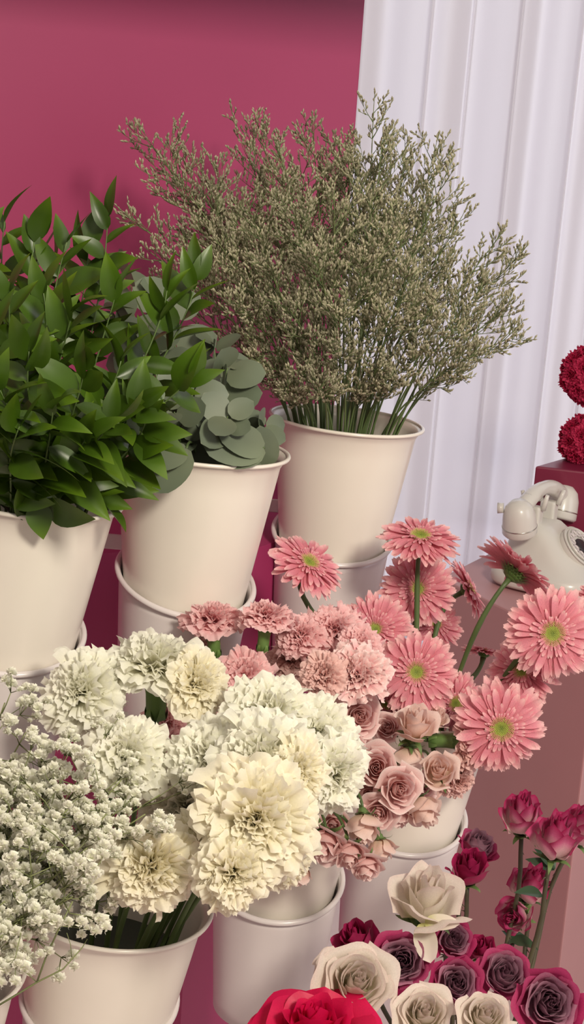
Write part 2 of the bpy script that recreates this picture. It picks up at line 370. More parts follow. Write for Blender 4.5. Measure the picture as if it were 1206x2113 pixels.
# telephone
def telephone():
    base = Pz(1136, 1209, zt2) ; base.z = zt2+0.001
    ux = V((.55, .835, 0)).normalized(); fy = V((ux.y, -ux.x, 0))    # ux handset axis, fy front
    def W(a, b, z): return ux*a + fy*b + V((0, 0, z))
    root = empty('telephone', base, 'ivory vintage rotary telephone standing on the pink pedestal', 'telephone')
    root.scale = (1.10, 1.10, 1.10)
    def sup(a, b, z, off=0, n=40, e=3.2):
        out = []
        for k in range(n):
            t = 2*PI*k/n; c_, s_ = math.cos(t), math.sin(t)
            out.append(W(a*math.copysign(abs(c_)**(2/e), c_), off+b*math.copysign(abs(s_)**(2/e), s_), z))
        return out
    def loft(mb, rings):
        b = len(mb.v); n = len(rings[0])
        for r in rings:
            for p in r: mb.v.append(p); mb.uv.append((0, 0))
        for i in range(len(rings)-1):
            for k in range(n): mb.f.append((b+i*n+k, b+i*n+(k+1) % n, b+(i+1)*n+(k+1) % n, b+(i+1)*n+k))
        mb.f.append(tuple(b+k for k in range(n))[::-1]); mb.f.append(tuple(b+(len(rings)-1)*n+k for k in range(n)))
    mb = MB()
    loft(mb, [sup(.088, .098, 0.004), sup(.092, .102, .010), sup(.092, .102, .030), sup(.086, .096, .036), sup(.080, .088, .040), sup(.070, .074, .060, -.008), sup(.060, .058, .085, -.02), sup(.052, .042, .105, -.03), sup(.044, .032, .115, -.033), sup(.03, .02, .119, -.033)])
    mb.build('body', M['phone'], root, recalc=True)
    # dial on the sloping front
    dc = W(0, 0.050, 0.083); dn = (fy*0.72+V((0, 0, .70))).normalized()
    R = frame(dn)
    def disc(name, m, r1, z0, z1, r2=None, par=root):
        q = MB(); q.lathe([(0, z0), (r1, z0), (r1, z1-.002), (r1-.002, z1), (0, z1)] if not r2 else [(r2, z0), (r1, z0), (r1, z1), (r2, z1), (r2, z0)], 48)
        q.v = [dc+R @ p for p in q.v]; return q.build(name, m, par, recalc=True)
    disc('dial_plate', M['phone'], .041, -.02, .002)
    fw_ = disc('finger_wheel', M['phone'], .037, .003, .008, .035)
    holes = MB()
    for k in range(10):
        t = 0.5+k*0.53; c_ = V((math.cos(t)*.0265, math.sin(t)*.0265, .004))
        q = MB(); q.lathe([(0.0048, 0), (.0066, 0), (.0066, .003), (.0048, .003), (.0048, 0)], 14)
        off = len(holes.v); holes.v += [dc+R @ (p+c_) for p in q.v]; holes.uv += q.uv; holes.f += [tuple(i+off for i in f) for f in q.f]
    holes.build('finger_hole_ring', M['enamel2'], fw_)
    disc('dial_centre', M['phone_dark'], .0155, .0, .0065)
    disc('dial_rim', M['phone'], .0425, .0, .0035, .0405)
    # cradle
    for s_ in (-1, 1):
        cr = MB(); add_box(cr, W(s_*.032, -.033, .130), .022, .030, .04, Matrix.Rotation(math.atan2(ux.y, ux.x), 3, 'Z'))
        co = cr.build('cradle_prong', M['phone'], root, smooth=False); bevel(co, .005, 3)
        for f_ in (-1, 1):
            pr = MB(); pr.tube([W(s_*.032, -.033+f_*.017, .145), W(s_*.034, -.033+f_*.021, .160), W(s_*.036, -.033+f_*.025, .174)], [.0055, .0045, .0035], 10)
            pr.build('prong_tip', M['phone'], co)
    # handset, parallel to ux
    hz = .158
    g = MB(); pts = []
    for i in range(17):
        t = -1+i/8; pts.append(W(t*.085, -.033, hz+.020-.026*t*t - .004*abs(t)**4))
    g.tube(pts, [.0165-.004*(1-abs(-1+i/8)) for i in range(17)], 16)
    hs = g.build('handset', M['phone'], root)
    for s_ in (-1, 1):
        q = MB(); q.lathe([(0, .022), (.014, .020), (.024, .010), (.029, -.006), (.031, -.026), (.0315, -.040), (.028, -.044), (0, -.044)], 32)
        ax = V((0, 0, 1)) - ux*s_*(-0.28); Rm = frame((V((0, 0, 1))+ux*s_*0.30).normalized())
        cc = W(s_*.095, -.033, hz-.010)
        q.v = [cc+Rm @ p for p in q.v]
        cup = q.build('handset_cup', M['phone'], hs, recalc=True)
        q = MB(); q.lathe([(.0308+.0012*math.cos(a*PI/3), -.028+.0014*math.sin(a*PI/3)) for a in range(6)], 32, closed=True)
        q.v = [cc+Rm @ p for p in q.v]; q.build('cup_band', M['silver'], cup)
        if s_ < 0:
            kb = MB(); kb.tube([cc+Rm @ V((0, .026, .004)), cc+Rm @ V((0, .040, .010))], [.011, .012], 14); 
            kb.tube([cc+Rm @ V((-.026, -.008, .006)), cc+Rm @ V((-.036, -.012, .006))], [.009, .010], 14)
            kb.build('cup_knob', M['phone'], cup)
telephone()
# ================================================================ PLANT PROTOTYPES
def carnation_mesh(name, seed, m, N=100, spread=1.9):
    r = random.Random(seed); mb = MB()
    lump = [(r.uniform(0, 6.28), r.uniform(.04, .10)) for _ in range(3)]
    for i in range(N):
        t = (i+.5)/N
        lean = spread*(t**0.70) + r.uniform(-.14, .14)
        az = i*2.39996 + r.uniform(-.35, .35)
        L = (0.80 + 0.22*math.sin(min(lean, PI)*.62))*r.uniform(.86, 1.12)
        L *= 1+sum(a_*math.sin((q+2)*az+p_) for q, (p_, a_) in enumerate(lump))*t
        e = lean + .85*(.25+.75*t) + r.uniform(-.35, .45)
        D = V((math.sin(lean), 0, math.cos(lean)*.86)); E = V((math.sin(e), 0, math.cos(e)))
        p0 = V((0, 0, -.40)); p3 = D*L; p2 = p3-E*(.42*L); p1 = V((.12*math.sin(lean), 0, .05))
        W_ = r.uniform(.27, .40)*(.75+.75*t); ph = r.uniform(0, 6.28); fr = r.uniform(4.5, 8.5); am = r.uniform(.05, .10)*(1.3-.35*t); tw = r.uniform(-.45, .45)
        ca, sa = math.cos(az), math.sin(az); ph2 = r.uniform(0, 6.28)
        nrm = V((-math.cos(e), 0, math.sin(e)))
        ser = [r.uniform(-.05, .03) for _ in range(18)]
        def fn(u, v):
            s = 1-u; q = s*s*s*p0+3*s*s*u*p1+3*s*u*u*p2+u*u*u*p3
            w_ = W_*(u**1.25)
            jag = ser[int((v+1)*8.4)]*(1 if u > .95 else 0)
            q = q + E*(jag - (.16+.16*t)*v*v*u**3*L)
            rf = am*(u**2)*math.sin(v*fr+ph)+0.025*u**3*math.sin(v*15+ph2)
            q = q + nrm*(rf + w_*v*math.sin(tw))
            y = w_*v*math.cos(tw)
            return V((q.x*ca-y*sa, q.x*sa+y*ca, q.z))
        mb.grid(fn, 7, 18)
    return mb.mesh(name, m)
def calyx_mesh():
    mb = MB()
    mb.lathe([(.06, -1.12), (.17, -1.08), (.22, -.85), (.22, -.55), (.25, -.34), (.24, -.25)], 14)
    for k in range(5):
        az = k*2*PI/5; ca, sa = math.cos(az), math.sin(az)
        def fn(u, v):
            x = .24+.10*u*u; z = -.34+.26*u; y = .13*v*(1-u)**.7
            return V((x*ca-y*sa, x*sa+y*ca, z))
        mb.grid(fn, 4, 3)
        az += .6; ca, sa = math.cos(az), math.sin(az)
        def fn2(u, v):
            x = .19+.05*math.sin(u*3); z = -1.1+.32*u; y = .12*v*(1-u)**.6
            return V((x*ca-y*sa, x*sa+y*ca, z))
        mb.grid(fn2, 4, 3)
    return mb.mesh('calyx', M['calyx'])
def gerbera_meshes(seed, cup=0.0):
    r = random.Random(seed); mb = MB()
    for (N, L, W_, z0, el, r00) in ((30, 1.0, .088, -.05, -.04, .10), (28, .95, .082, -.015, .03, .10), (24, .80, .07, .01, .10, .10), (30, .50, .034, .025, .24, .12), (36, .34, .022, .03, .42, .14)):
        for i in range(N):
            az = 2*PI*(i+r.uniform(-.35, .35))/N; ca, sa = math.cos(az), math.sin(az)
            Li = L*r.uniform(.9, 1.06); e = el+cup+r.uniform(-.09, .09); dr = r.uniform(-.02, .20); tw = r.uniform(-.5, .5); bend = r.uniform(-.08, .08); w0 = W_*r.uniform(.85, 1.15)
            def fn(u, v):
                rr = r00+(Li-r00)*u
                w_ = w0*(.35+.65*math.sin(min(1, u*1.35)*PI/2))*(1 if u < .78 else math.sqrt(max(0.03, 1-((u-.78)/.235)**2)))
                y = w_*v + bend*u*u*Li
                z = z0+math.sin(e)*rr*1.0 - dr*u*u*u*Li + w0*.40*(v*v) + .006*math.cos(v*9) + tw*w_*v*u
                if u > .95 and abs(v) < .1: rr -= .02*Li
                return V((rr*ca-y*sa, rr*sa+y*ca, z))
            mb.grid(fn, 8, 4)
    pet = mb.mesh('petals', M['gerbera'])
    d = MB(); d.lathe([(.20, -.02), (.20, .02), (.17, .055), (.12, .06), (.06, .045), (0.001, .04)][::-1], 32)
    n0 = len(d.v)
    for i in range(230):
        rr = .20*math.sqrt((i+.5)/230); a = i*2.39996
        z = .035+.03*math.sin(rr/.2*PI*.8)
        b0 = len(d.v)
        d.spindle(V((rr*math.cos(a), rr*math.sin(a), z)), V((math.cos(a)*.25*rr/.2, math.sin(a)*.25*rr/.2, 1)).normalized(), .035+.03*(rr/.2)**3, .009)
        for j in range(b0, len(d.v)): d.uv[j] = (0, rr/.2)
    for j in range(n0): d.uv[j] = (0, math.hypot(d.v[j].x, d.v[j].y)/.2)
    disc = d.mesh('disc', M['gerbera_disc'])
    g = MB(); g.lathe([(.04, -.26), (.10, -.25), (.20, -.18), (.26, -.08), (.25, -.05)], 20)
    for lay in range(3):
        for k in range(18):
            az = 2*PI*(k+.5*lay)/18; ca, sa = math.cos(az), math.sin(az)
            def fn(u, v):
                x = .15+.05*lay+u*(.14+.02*lay); z = -.215+.055*lay+u*.06; y = .035*v*(1-u)**.7
                return V((x*ca-y*sa, x*sa+y*ca, z))
            g.grid(fn, 3, 2)
    br = g.mesh('bracts', M['calyx'])
    return pet, disc, br
def rose_mesh(name, seed, m, N=24, op=1.0, flare=0.35, tall=1.0):
    """unit radius about 1, base at z=0, opening upward"""
    r = random.Random(seed); mb = MB()
    for k in range(N):
        t = k/(N-1)
        az = k*2.39996 + r.uniform(-.15, .15)
        R = (.04+.76*t**.9)*(.82+.18*op)
        hw = 1.45-.55*t + r.uniform(-.1, .1)
        H = tall*(1.16+.06*math.sin(PI*min(1, t*1.25))-.48*t*t) * r.uniform(.94, 1.05)
        fl_ = flare*(t**1.6)*r.uniform(.7, 1.3)
        curl = .55*t*t*op*r.uniform(.5, 1.3)
        tip = r.uniform(.04, .26)*(0.2+t)
        wv = r.uniform(.01, .03)+.035*t; ph = r.uniform(0, 6.28); asym = r.uniform(-.08, .08)
        def fn(u, v):
            belly = math.sin(min(1, u*1.55)*PI/2)**.75
            rr = R*belly*(1-.10*(1-t)*u) + fl_*max(0, u-.45)**1.6*1.5 + .035*v
            ed = 1-.20*abs(v)**2.5+tip*(1-abs(v))**2-.05*v*asym*8
            ul = u*ed
            z = H*ul - curl*max(0, u-.66)**2*4*.55 + .0
            rr += curl*max(0, u-.60)**1.5*.9*(1-.3*v*v)
            rr += (.03+.04*t)*max(0, u-.82)/.18 - .58*(1-t)*R*u*u
            rr += wv*math.sin(v*5+ph)*u*u + .02*(1 if abs(v) > .85 else 0)*u
            a = az + hw*v*(.55+.45*ss(u*1.6)) * (1-.12*u*t)
            return V((rr*math.cos(a), rr*math.sin(a), z))
        mb.ux = t; mb.grid(fn, 10, 12)
    return mb.mesh(name, m)
def sepal_mesh():
    mb = MB(); mb.lathe([(.06, -.28), (.16, -.22), (.20, -.10), (.26, -.01), (.40, .06)], 16)
    for k in range(5):
        az = k*2*PI/5+.2; ca, sa = math.cos(az), math.sin(az)
        dr = 0.25+0.25*math.sin(k*2.3)
        def fn(u, v):
            x = .26+.55*u+.1*math.sin(u*3); z = -.02+.28*u-dr*u*u*1.3; y = .14*v*(1-u)**.8
            return V((x*ca-y*sa, x*sa+y*ca, z))
        mb.grid(fn, 6, 3)
    return mb.mesh('sepals', M['sepal'])
PR = {}
for key, mk in (('white', 'white_petal'), ('cream', 'cream_petal'), ('pink', 'pink_petal'), ('pale', 'palepink_petal'), ('rosy', 'rosy_petal')):
    PR[key] = [carnation_mesh('petals', 10*len(key)+ord(key[0])+i, M[mk]) for i in range(3)]
PR['crimson'] = [carnation_mesh('petals', 900+i, M['crimson_petal'], N=56, spread=1.8) for i in range(2)]
CALYX = calyx_mesh()
GER = [gerbera_meshes(40+i, c) for i, c in enumerate((0.0, 0.06, -0.08, 0.12))]
for key, mk, N, op, flr, tall in (('spray', 'sprayrose', 21, 1.0, .35, 1.0), ('peach', 'peachrose', 18, .7, .25, 1.2), ('lilac', 'lilacrose', 34, .6, .18, .98), ('blush', 'blushrose', 20, .35, .10, 1.30), ('mag', 'magrose', 16, .5, .2, 1.35), ('creamr', 'creamrose', 28, .85, .34, 1.0), ('creambud', 'creamrose', 16, 1.0, .55, 1.45), ('red', 'redrose', 30, 1.5, .8, 1.0)):
    PR[key] = [rose_mesh('petals', 70+3*len(key)+ord(key[0])+i, M[mk], N, op, flr, tall) for i in range(2 if key != 'spray' else 3)]
SEPAL = sepal_mesh()
def place(mesh, name, root, loc, R3, s):
    o = bpy.data.objects.new(name, mesh); COL.objects.link(o); o.parent = root
    o.matrix_local = Matrix.Translation(loc-root.location) @ R3.to_4x4() @ Matrix.Diagonal((s, s, s, 1))
    return o
rg = random.Random(77)
def bucket_foot(key, toward, depth=0.13, rad=0.055):
    c, ax, sc = BK[key]
    v = toward-c; v.z = 0
    k = min(1.0, v.length/0.2)
    off = v.normalized()*rad*k*rg.uniform(.8, 1.1) + V((rg.uniform(-.012, .012), rg.uniform(-.012, .012), 0))
    return c - ax*depth*sc + off*0.9, c - ax*0.01 + off*1.25
def stem_pts(tip, d, foot, mouth, n=14, bendk=0.45):
    L = (tip-foot).length
    p1 = tip - d*L*bendk*0.5
    up = (mouth-foot).normalized()
    return bez(tip, p1, mouth+up*L*0.18, foot, n)
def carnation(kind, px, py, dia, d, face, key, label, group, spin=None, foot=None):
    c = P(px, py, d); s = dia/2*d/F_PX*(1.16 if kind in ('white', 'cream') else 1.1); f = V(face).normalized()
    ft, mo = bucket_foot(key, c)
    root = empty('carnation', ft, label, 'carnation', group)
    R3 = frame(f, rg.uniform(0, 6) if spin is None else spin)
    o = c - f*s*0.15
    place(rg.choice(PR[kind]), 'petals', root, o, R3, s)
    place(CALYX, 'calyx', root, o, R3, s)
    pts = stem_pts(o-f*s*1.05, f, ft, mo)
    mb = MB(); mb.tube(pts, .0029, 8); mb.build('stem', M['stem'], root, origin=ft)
def gerbera(i, px, py, dia, d, face, label, bend=.45):
    c = P(px, py, d); s = dia/2*d/F_PX*1.02; f = V(face).normalized()
    ft, mo = bucket_foot('F', c)
    root = empty('gerbera', ft, label, 'gerbera', 'pink gerberas in the right-hand bucket')
    R3 = frame(f, rg.uniform(0, 6)); pet, disc, br = GER[i % 4]
    place(pet, 'petals', root, c, R3, s); place(disc, 'disc', root, c, R3, s*1.25); place(br, 'bracts', root, c, R3, s)
    pts = stem_pts(c-f*s*.22, f, ft, mo, bendk=bend)
    mb = MB(); mb.tube(pts, [.0034-.0004*math.sin(k) if k else .0042 for k in range(len(pts))], 10); mb.build('stem', M['stem'], root, origin=ft)
def rose(kind, px, py, dia, d, face, key, label, group, stemr=.0028, sm='rosestem', thorns=False, leaves=0, bend=.45, xtra=None):
    c = P(px, py, d); s = dia/2*d/F_PX; f = V(face).normalized()
    ft, mo = bucket_foot(key, c, depth=0.12)
    root = empty('rose', ft, label, 'rose', group)
    R3 = frame(f, rg.uniform(0, 6)); o = c - f*s*.55
    place(rg.choice(PR[kind]), 'petals', root, o, R3, s*{'blush': 1.22, 'mag': 1.22, 'lilac': 1.17, 'creamr': 1.12}.get(kind, 1))
    place(SEPAL, 'sepals', root, o, R3, s)
    pts = stem_pts(o-f*s*.2, f, ft, mo, bendk=bend)
    if thorns:
        a1, a2 = rg.uniform(0, 6), rg.uniform(0, 6)
        pts = [p+V((math.sin(k*.9+a1), math.sin(k*.7+a2)*.6, 0))*.003*min(1, k/3) for k, p in enumerate(pts)]
    mb = MB(); mb.tube(pts, stemr, 8)
    if thorns:
        for k in range(10):
            j = rg.randrange(0, len(pts)-3); dd = rv(rg).normalized()
            mb.tube([pts[j], pts[j]+dd*.004, pts[j]+dd*.008+V((0, 0, -.002))], [.0016, .0008, .0002], 5)
    mb.build('stem', M[sm], root, origin=ft)
    if leaves:
        lf = MB()
        for k in range(leaves):
            j = rg.randrange(2, 6); a = rv(rg); a.z = abs(a.z)*.3; a.normalize()
            add_leaf(lf, pts[j]+a*.004, (a+V((0, 0, .1))).normalized(), V((0, -.5, 1)), rg.uniform(.03, .045), .5, 'ov')
        lf.build('leaves', M['roseleaf'], root, origin=ft)
def add_leaf(mb, base, d, nrm, L, wr, shape='ov', fold=.25, droop=.25):
    d = d.normalized(); sd = d.cross(nrm)
    if sd.length < 1e-3: sd = V((1, 0, 0))
    sd.normalize(); n = sd.cross(d).normalized()
    if shape == 'ov':
        prof = lambda u: (math.sin(PI*min(1, u**.78))**.85)*(1-.25*u) if 0 < u < 1 else 0.015
    else:
        prof = lambda u: math.sqrt(max(0, math.sin(PI*min(1, (u**.85)*.97+.03))))
    tw = rg.uniform(-.25, .25)
    def fn(u, v):
        w_ = L*wr*.5*prof(u)
        return base + d*(L*(u-.08*u*u*droop)) + sd*(w_*v) + n*(w_*abs(v)*fold - L*droop*u*u + w_*v*tw*u)
    mb.grid(fn, 8 if shape == 'ov' else 8, 4)
# ================================================================ RUSCUS (bucket A)
UP = V((0, 0, 1))
def greenery(key, tip, kind, label, group, name, nleaf, L0, r=.0018, cam_bias=.5, s0=.3, curve=.5, mat_leaf=None, foot=None):
    ft, mo = bucket_foot(key, tip, depth=0.14, rad=.06)
    d = ((tip-mo).normalized()*(1-curve)+UP*curve*.6+V((rg.uniform(-.2, .2), rg.uniform(-.2, .2), 0))).normalized()
    L = (tip-mo).length
    pts = bez(ft, mo+(mo-ft).normalized()*L*.25+UP*L*.12, tip-d*L*.3, tip, 24)
    root = empty(name, ft, label, name.split('_')[0] if '_' not in name else name.replace('_', ' '), group)
    sm = MB(); sm.tube(pts, [r*(1.15-.8*i/24) for i in range(25)], 6); sm.build('stem', M['stem'], root, origin=ft)
    lf = MB()
    for k in range(nleaf):
        t = s0+(1-s0)*(k/(nleaf-1))**.92
        i = min(23, int(t*24)); p = pts[i].lerp(pts[i+1], t*24-i); tg = (pts[i+1]-pts[i]).normalized()
        side = tg.cross(V((0, -1, .3))).normalized()
        if kind == 'ov':
            sgn = 1 if k % 2 else -1
            q = side*sgn + V((0, -1, 0))*rg.uniform(-.8, .8) + rv(rg)*.55
            end = ss((t-.8)/.2)
            dd = (q*(.95-.65*end) + tg*(.65+.5*end)).normalized()
            nn = (UP*.6+V((0, -1, 0))*cam_bias+side*sgn*-.2+rv(rg)*.9).normalized()
            LL = L0*rg.uniform(.78, 1.15)*(1-.22*end)
            add_leaf(lf, p, dd, nn, LL, rg.uniform(.38, .54), 'ov', rg.uniform(.05, .45), rg.uniform(-.05, .40))
        else:
            for sgn in (-1, 1):
                ang = k*1.5+rg.uniform(-.4, .4); b = tg.cross(side)
                q = (side*math.cos(ang)+b*math.sin(ang))*sgn
                dd = (q+tg*rg.uniform(.15, .7)).normalized()
                nn = (tg*.5+V((0, -1, .2))*.9+rv(rg)*.5).normalized()
                LL = L0*rg.uniform(.75, 1.15)*(1-.35*t)
                add_leaf(lf, p+dd*.003, dd, nn, LL, rg.uniform(.78, .95), 'rd', rg.uniform(.0, .15), rg.uniform(-.05, .2))
    lf.build('leaves', mat_leaf, root, origin=ft)
GR = 'ruscus stems in the left bucket'
rus = [(-60, 420, 1.80), (10, 412, 1.84), (70, 455, 1.78), (138, 455, 1.76), (182, 470, 1.80), (20, 560, 1.62), (-30, 600, 1.60),
       (90, 560, 1.66), (150, 600, 1.62), (240, 560, 1.74), (60, 680, 1.56), (175, 720, 1.58), (0, 760, 1.55), (250, 700, 1.66), (110, 800, 1.56),
       (285, 790, 1.66), (235, 820, 1.62), (40, 880, 1.56), (180, 900, 1.60), (-40, 520, 1.9), (110, 500, 1.9), (300, 870, 1.68), (210, 560, 1.86), (-80, 700, 1.7), (-70, 860, 1.62)]
for px, py, d in rus:
    greenery('A', P(px, py+(45 if py < 850 else 0), d), 'ov', 'glossy dark green leafy stem among the crowded ruscus in the left bucket', GR, 'ruscus_stem', 14, .066, mat_leaf=M['ruscus'])
greenery('A', P(222, 448, 1.78), 'ov', 'ruscus stem whose pale-backed tip leaf stands up against the magenta wall', 'single ruscus stem at the wall', 'ruscus_stem', 14, .058, mat_leaf=M['ruscus'])
greenery('A', P(408, 560, 1.76), 'ov', 'bright green ruscus stem reaching furthest right across the eucalyptus', 'single ruscus stem reaching right', 'ruscus_stem', 17, .064, mat_leaf=M['ruscus'], curve=.8)
greenery('A', P(345, 600, 1.74), 'ov', 'ruscus stem with silvery undersides just left of the one reaching furthest right', 'second ruscus stem reaching right', 'ruscus_stem', 15, .060, mat_leaf=M['ruscus'], curve=.7)
greenery('A', P(395, 780, 1.70), 'ov', 'low ruscus stem with long leaves pointing right over the eucalyptus', 'low ruscus stem reaching right', 'ruscus_stem', 13, .064, mat_leaf=M['ruscus'], curve=.2)
# leaf hanging over the rim
lf = MB(); b_ = P(75, 1035, 1.70)
ft = BK['A'][0]-BK['A'][1]*.05
lr = empty('ruscus_stem', b_, 'single broad ruscus leaf hanging over the rim of the left bucket', 'ruscus stem')
add_leaf(lf, b_, V((.25, -.15, -1)), V((.2, -1, .1)), .042, .75, 'ov', .15, .15); lf.build('leaves', M['ruscus'], lr, origin=b_)
q = MB(); q.tube(bez(b_, b_+V((0, 0, .02)), P(90, 1010, 1.76), P(100, 1040, 1.80), 8), .0014, 6); q.build('stem', M['stem'], lr, origin=b_)
# ================================================================ EUCALYPTUS (bucket B)
euc = [(270, 590, 2.02, .075, 'tall eucalyptus branch with a big dark round leaf behind the ruscus tips'), (350, 620, 2.04, .07, 'eucalyptus branch behind the bright ruscus tip, against the sea lavender'),
       (300, 680, 1.96, .06, 'shaded eucalyptus branch between two ruscus tips'), (470, 760, 1.92, .062, 'eucalyptus branch reaching furthest right toward the sea lavender'),
       (440, 700, 2.02, .06, 'eucalyptus branch rising just right of the bright ruscus tip'), (400, 800, 1.86, .058, 'eucalyptus branch in the centre of the middle bucket'),
       (360, 850, 1.84, .055, 'low eucalyptus branch left of centre in the middle bucket'), (470, 860, 1.84, .055, 'low eucalyptus branch right of centre in the middle bucket'),
       (545, 880, 1.92, .05, 'eucalyptus branch leaning over the right side of the middle bucket'), (230, 640, 2.0, .055, 'eucalyptus branch almost hidden behind the ruscus')]
for px, py, d, L, lab in euc:
    greenery('B', P(px, py, d), 'rd', lab, 'eucalyptus branches in the middle bucket', 'eucalyptus_branch', 6, L, mat_leaf=M['euc'], s0=.4, r=.0022)
def euc_low(px, py, d, ang, L, label):
    b = P(px, py, d); root = empty('eucalyptus_branch', b, label, 'eucalyptus branch')
    lf = MB(); 
    for a, l_ in ang: add_leaf(lf, b, V((math.cos(a), -.35, math.sin(a))), V((0.1*math.cos(a), -.75, .65)), l_, .74, 'rd', .06, .1)
    lf.build('leaves', M['euc'], root, origin=b)
    q = MB(); q.tube(bez(b, b+V((0, .02, .01)), BK['B'][0]+V((0, 0, .02)), BK['B'][0]-V((0, 0, .1)), 8), .0016, 6); q.build('stem', M['stem'], root, origin=b)
euc_low(385, 925, 1.815, [(-2.15, .062), (-2.7, .05)], 0, 'eucalyptus branch with two pale leaves hanging over the middle bucket rim')
euc_low(545, 925, 1.86, [(3.0, .075), (2.75, .06), (3.3, .06)], 0, 'eucalyptus branch lying along the front of the middle bucket mouth')
euc_low(545, 965, 1.90, [(1.7, .055), (2.1, .045)], 0, 'eucalyptus branch with a dark upright leaf at the right rim of the middle bucket')
# ================================================================ SEA LAVENDER (bucket C)
def limonium(tip, label, group, nb=18, dens=1.0, t0=.30):
    ft, mo = bucket_foot('C', tip, depth=.10, rad=.056)
    L = (tip-mo).length
    hd = tip-mo
    pts = bez(ft, mo+(mo-ft).normalized()*L*.2+UP*L*.15, mo.lerp(tip, .62)+UP*L*.10, tip, 26)
    root = empty('sea_lavender_spray', ft, label, 'sea lavender', group)
    sm = MB(); fl_ = MB()
    sm.tube(pts, [.0018*(1.1-.8*i/26) for i in range(27)], 5)
    def twig(p, d, l):
        n = max(3, int(l/.0042*dens)); e = p
        d = d.normalized(); crv = rv(rg)*.25+UP*.3
        ptw = [p]
        for k in range(4):
            d = (d+crv*.22).normalized(); ptw.append(ptw[-1]+d*l/4)
        sm.tube(ptw, .00045, 3, cap=False)
        for k in range(n):
            t = .15+.85*k/n*4/4; i = min(3, int(t*4)); q = ptw[i].lerp(ptw[i+1], t*4-i)
            dd = (d*.9+rv(rg)*.6+UP*.45).normalized()
            fl_.spindle(q, dd, rg.uniform(.006, .0105), rg.uniform(.0012, .0021), rg.uniform(0, 1.5))
    for k in range(nb):
        t = t0+(.98-t0)*(k+.5)/nb; i = min(25, int(t*26)); p = pts[i].lerp(pts[i+1], t*26-i); tg = (pts[i+1]-pts[i]).normalized()
        a = rv(rg); a = (a-tg*a.dot(tg)).normalized()
        bl = min(.10, L*(.30*(1.02-t)**.7+.03))*rg.uniform(.6, 1.15)
        bd = (tg*.85+a*.75).normalized(); bp = [p]
        for j in range(5):
            bd = (bd+UP*.06+rv(rg)*.05).normalized(); bp.append(bp[-1]+bd*bl/5)
        sm.tube(bp, [.0008, .0007, .0006, .0005, .0004, .0003], 4, cap=False)
        nt = max(3, int(bl/.011))
        for j in range(nt):
            tt = .25+.75*(j+.5)/nt; jj = min(4, int(tt*5)); q = bp[jj].lerp(bp[jj+1], tt*5-jj)
            b2 = rv(rg); b2 = (b2-bd*b2.dot(bd)).normalized()*(1)
            twig(q, bd*.8+b2*.8, bl*rg.uniform(.18, .38)+.008)
        twig(bp[-1], bd, .018)
    twig(pts[-1], pts[-1]-pts[-2], .02)
    sm.build('stem', M['limstem'], root, origin=ft); fl_.build('florets', M['limonium'], root, origin=ft, smooth=False)
lim = [(290, 272, 2.2), (335, 330, 2.25), (262, 445, 2.15), (375, 340, 2.28), (310, 520, 2.1), (420, 400, 2.2), (490, 262, 2.35), (530, 252, 2.3), (575, 300, 2.2), (645, 258, 2.3), (690, 295, 2.35),
       (772, 215, 2.25), (790, 280, 2.2), (735, 300, 2.3), (840, 300, 2.3), (900, 300, 2.25), (925, 350, 2.2), (880, 460, 2.3), (955, 445, 2.25), (1030, 490, 2.2), (1072, 528, 2.25), (1055, 630, 2.2), (1072, 690, 2.3),
       (1000, 590, 2.1), (960, 770, 2.2), (985, 730, 2.1), (940, 680, 2.05), (510, 420, 2.1), (600, 420, 2.05), (690, 400, 2.08), (770, 400, 2.1), (840, 450, 2.08), (450, 500, 2.06), (550, 540, 2.02), (650, 520, 2.0), (750, 530, 2.0),
       (850, 560, 2.02), (480, 620, 2.04), (600, 640, 2.0), (700, 640, 2.0), (800, 650, 2.02), (900, 620, 2.08), (400, 470, 2.3), (520, 740, 2.08), (460, 440, 2.32), (620, 340, 2.38), (350, 620, 2.2), (560, 360, 2.4), (700, 460, 2.4), (820, 380, 2.4), (420, 560, 2.15), (620, 760, 2.05), (780, 760, 2.06), (860, 740, 2.1), (700, 720, 2.02), (540, 780, 2.12), (600, 700, 2.1), (740, 800, 2.1), (680, 600, 2.15), (780, 560, 2.2), (560, 640, 2.3), (860, 640, 2.2), (480, 700, 2.2), (640, 440, 2.2), (720, 340, 2.25), (430, 480, 2.2), (920, 540, 2.15), (800, 480, 2.0), (530, 480, 2.2), (660, 800, 2.0), (590, 800, 2.06), (820, 790, 2.08)]
spec = {(290, 272): 'sea lavender spray rising furthest up and left against the magenta wall', (262, 445): 'sea lavender spray reaching lowest and furthest left over the magenta wall',
        (772, 215): 'tallest sea lavender spray, standing up against the white curtain', (645, 258): 'sea lavender spray with a small forked tip above the middle of the bunch',
        (925, 350): 'sea lavender spray arching right, high against the white curtain', (1072, 690): 'lowest long sea lavender spray sticking out right over the curtain', (1072, 528): 'sea lavender spray reaching furthest right at mid height of the bunch'}
for px, py, d in lim:
    lab = spec.get((px, py))
    limonium(P(px, py, d), lab or 'fine straw-green sea lavender spray packed in the tall bunch near the curtain', 'outlying sea lavender sprays' if lab else 'sea lavender sprays in the back bucket', t0=.46 if py < 500 else (.50 if py < 690 else .48))
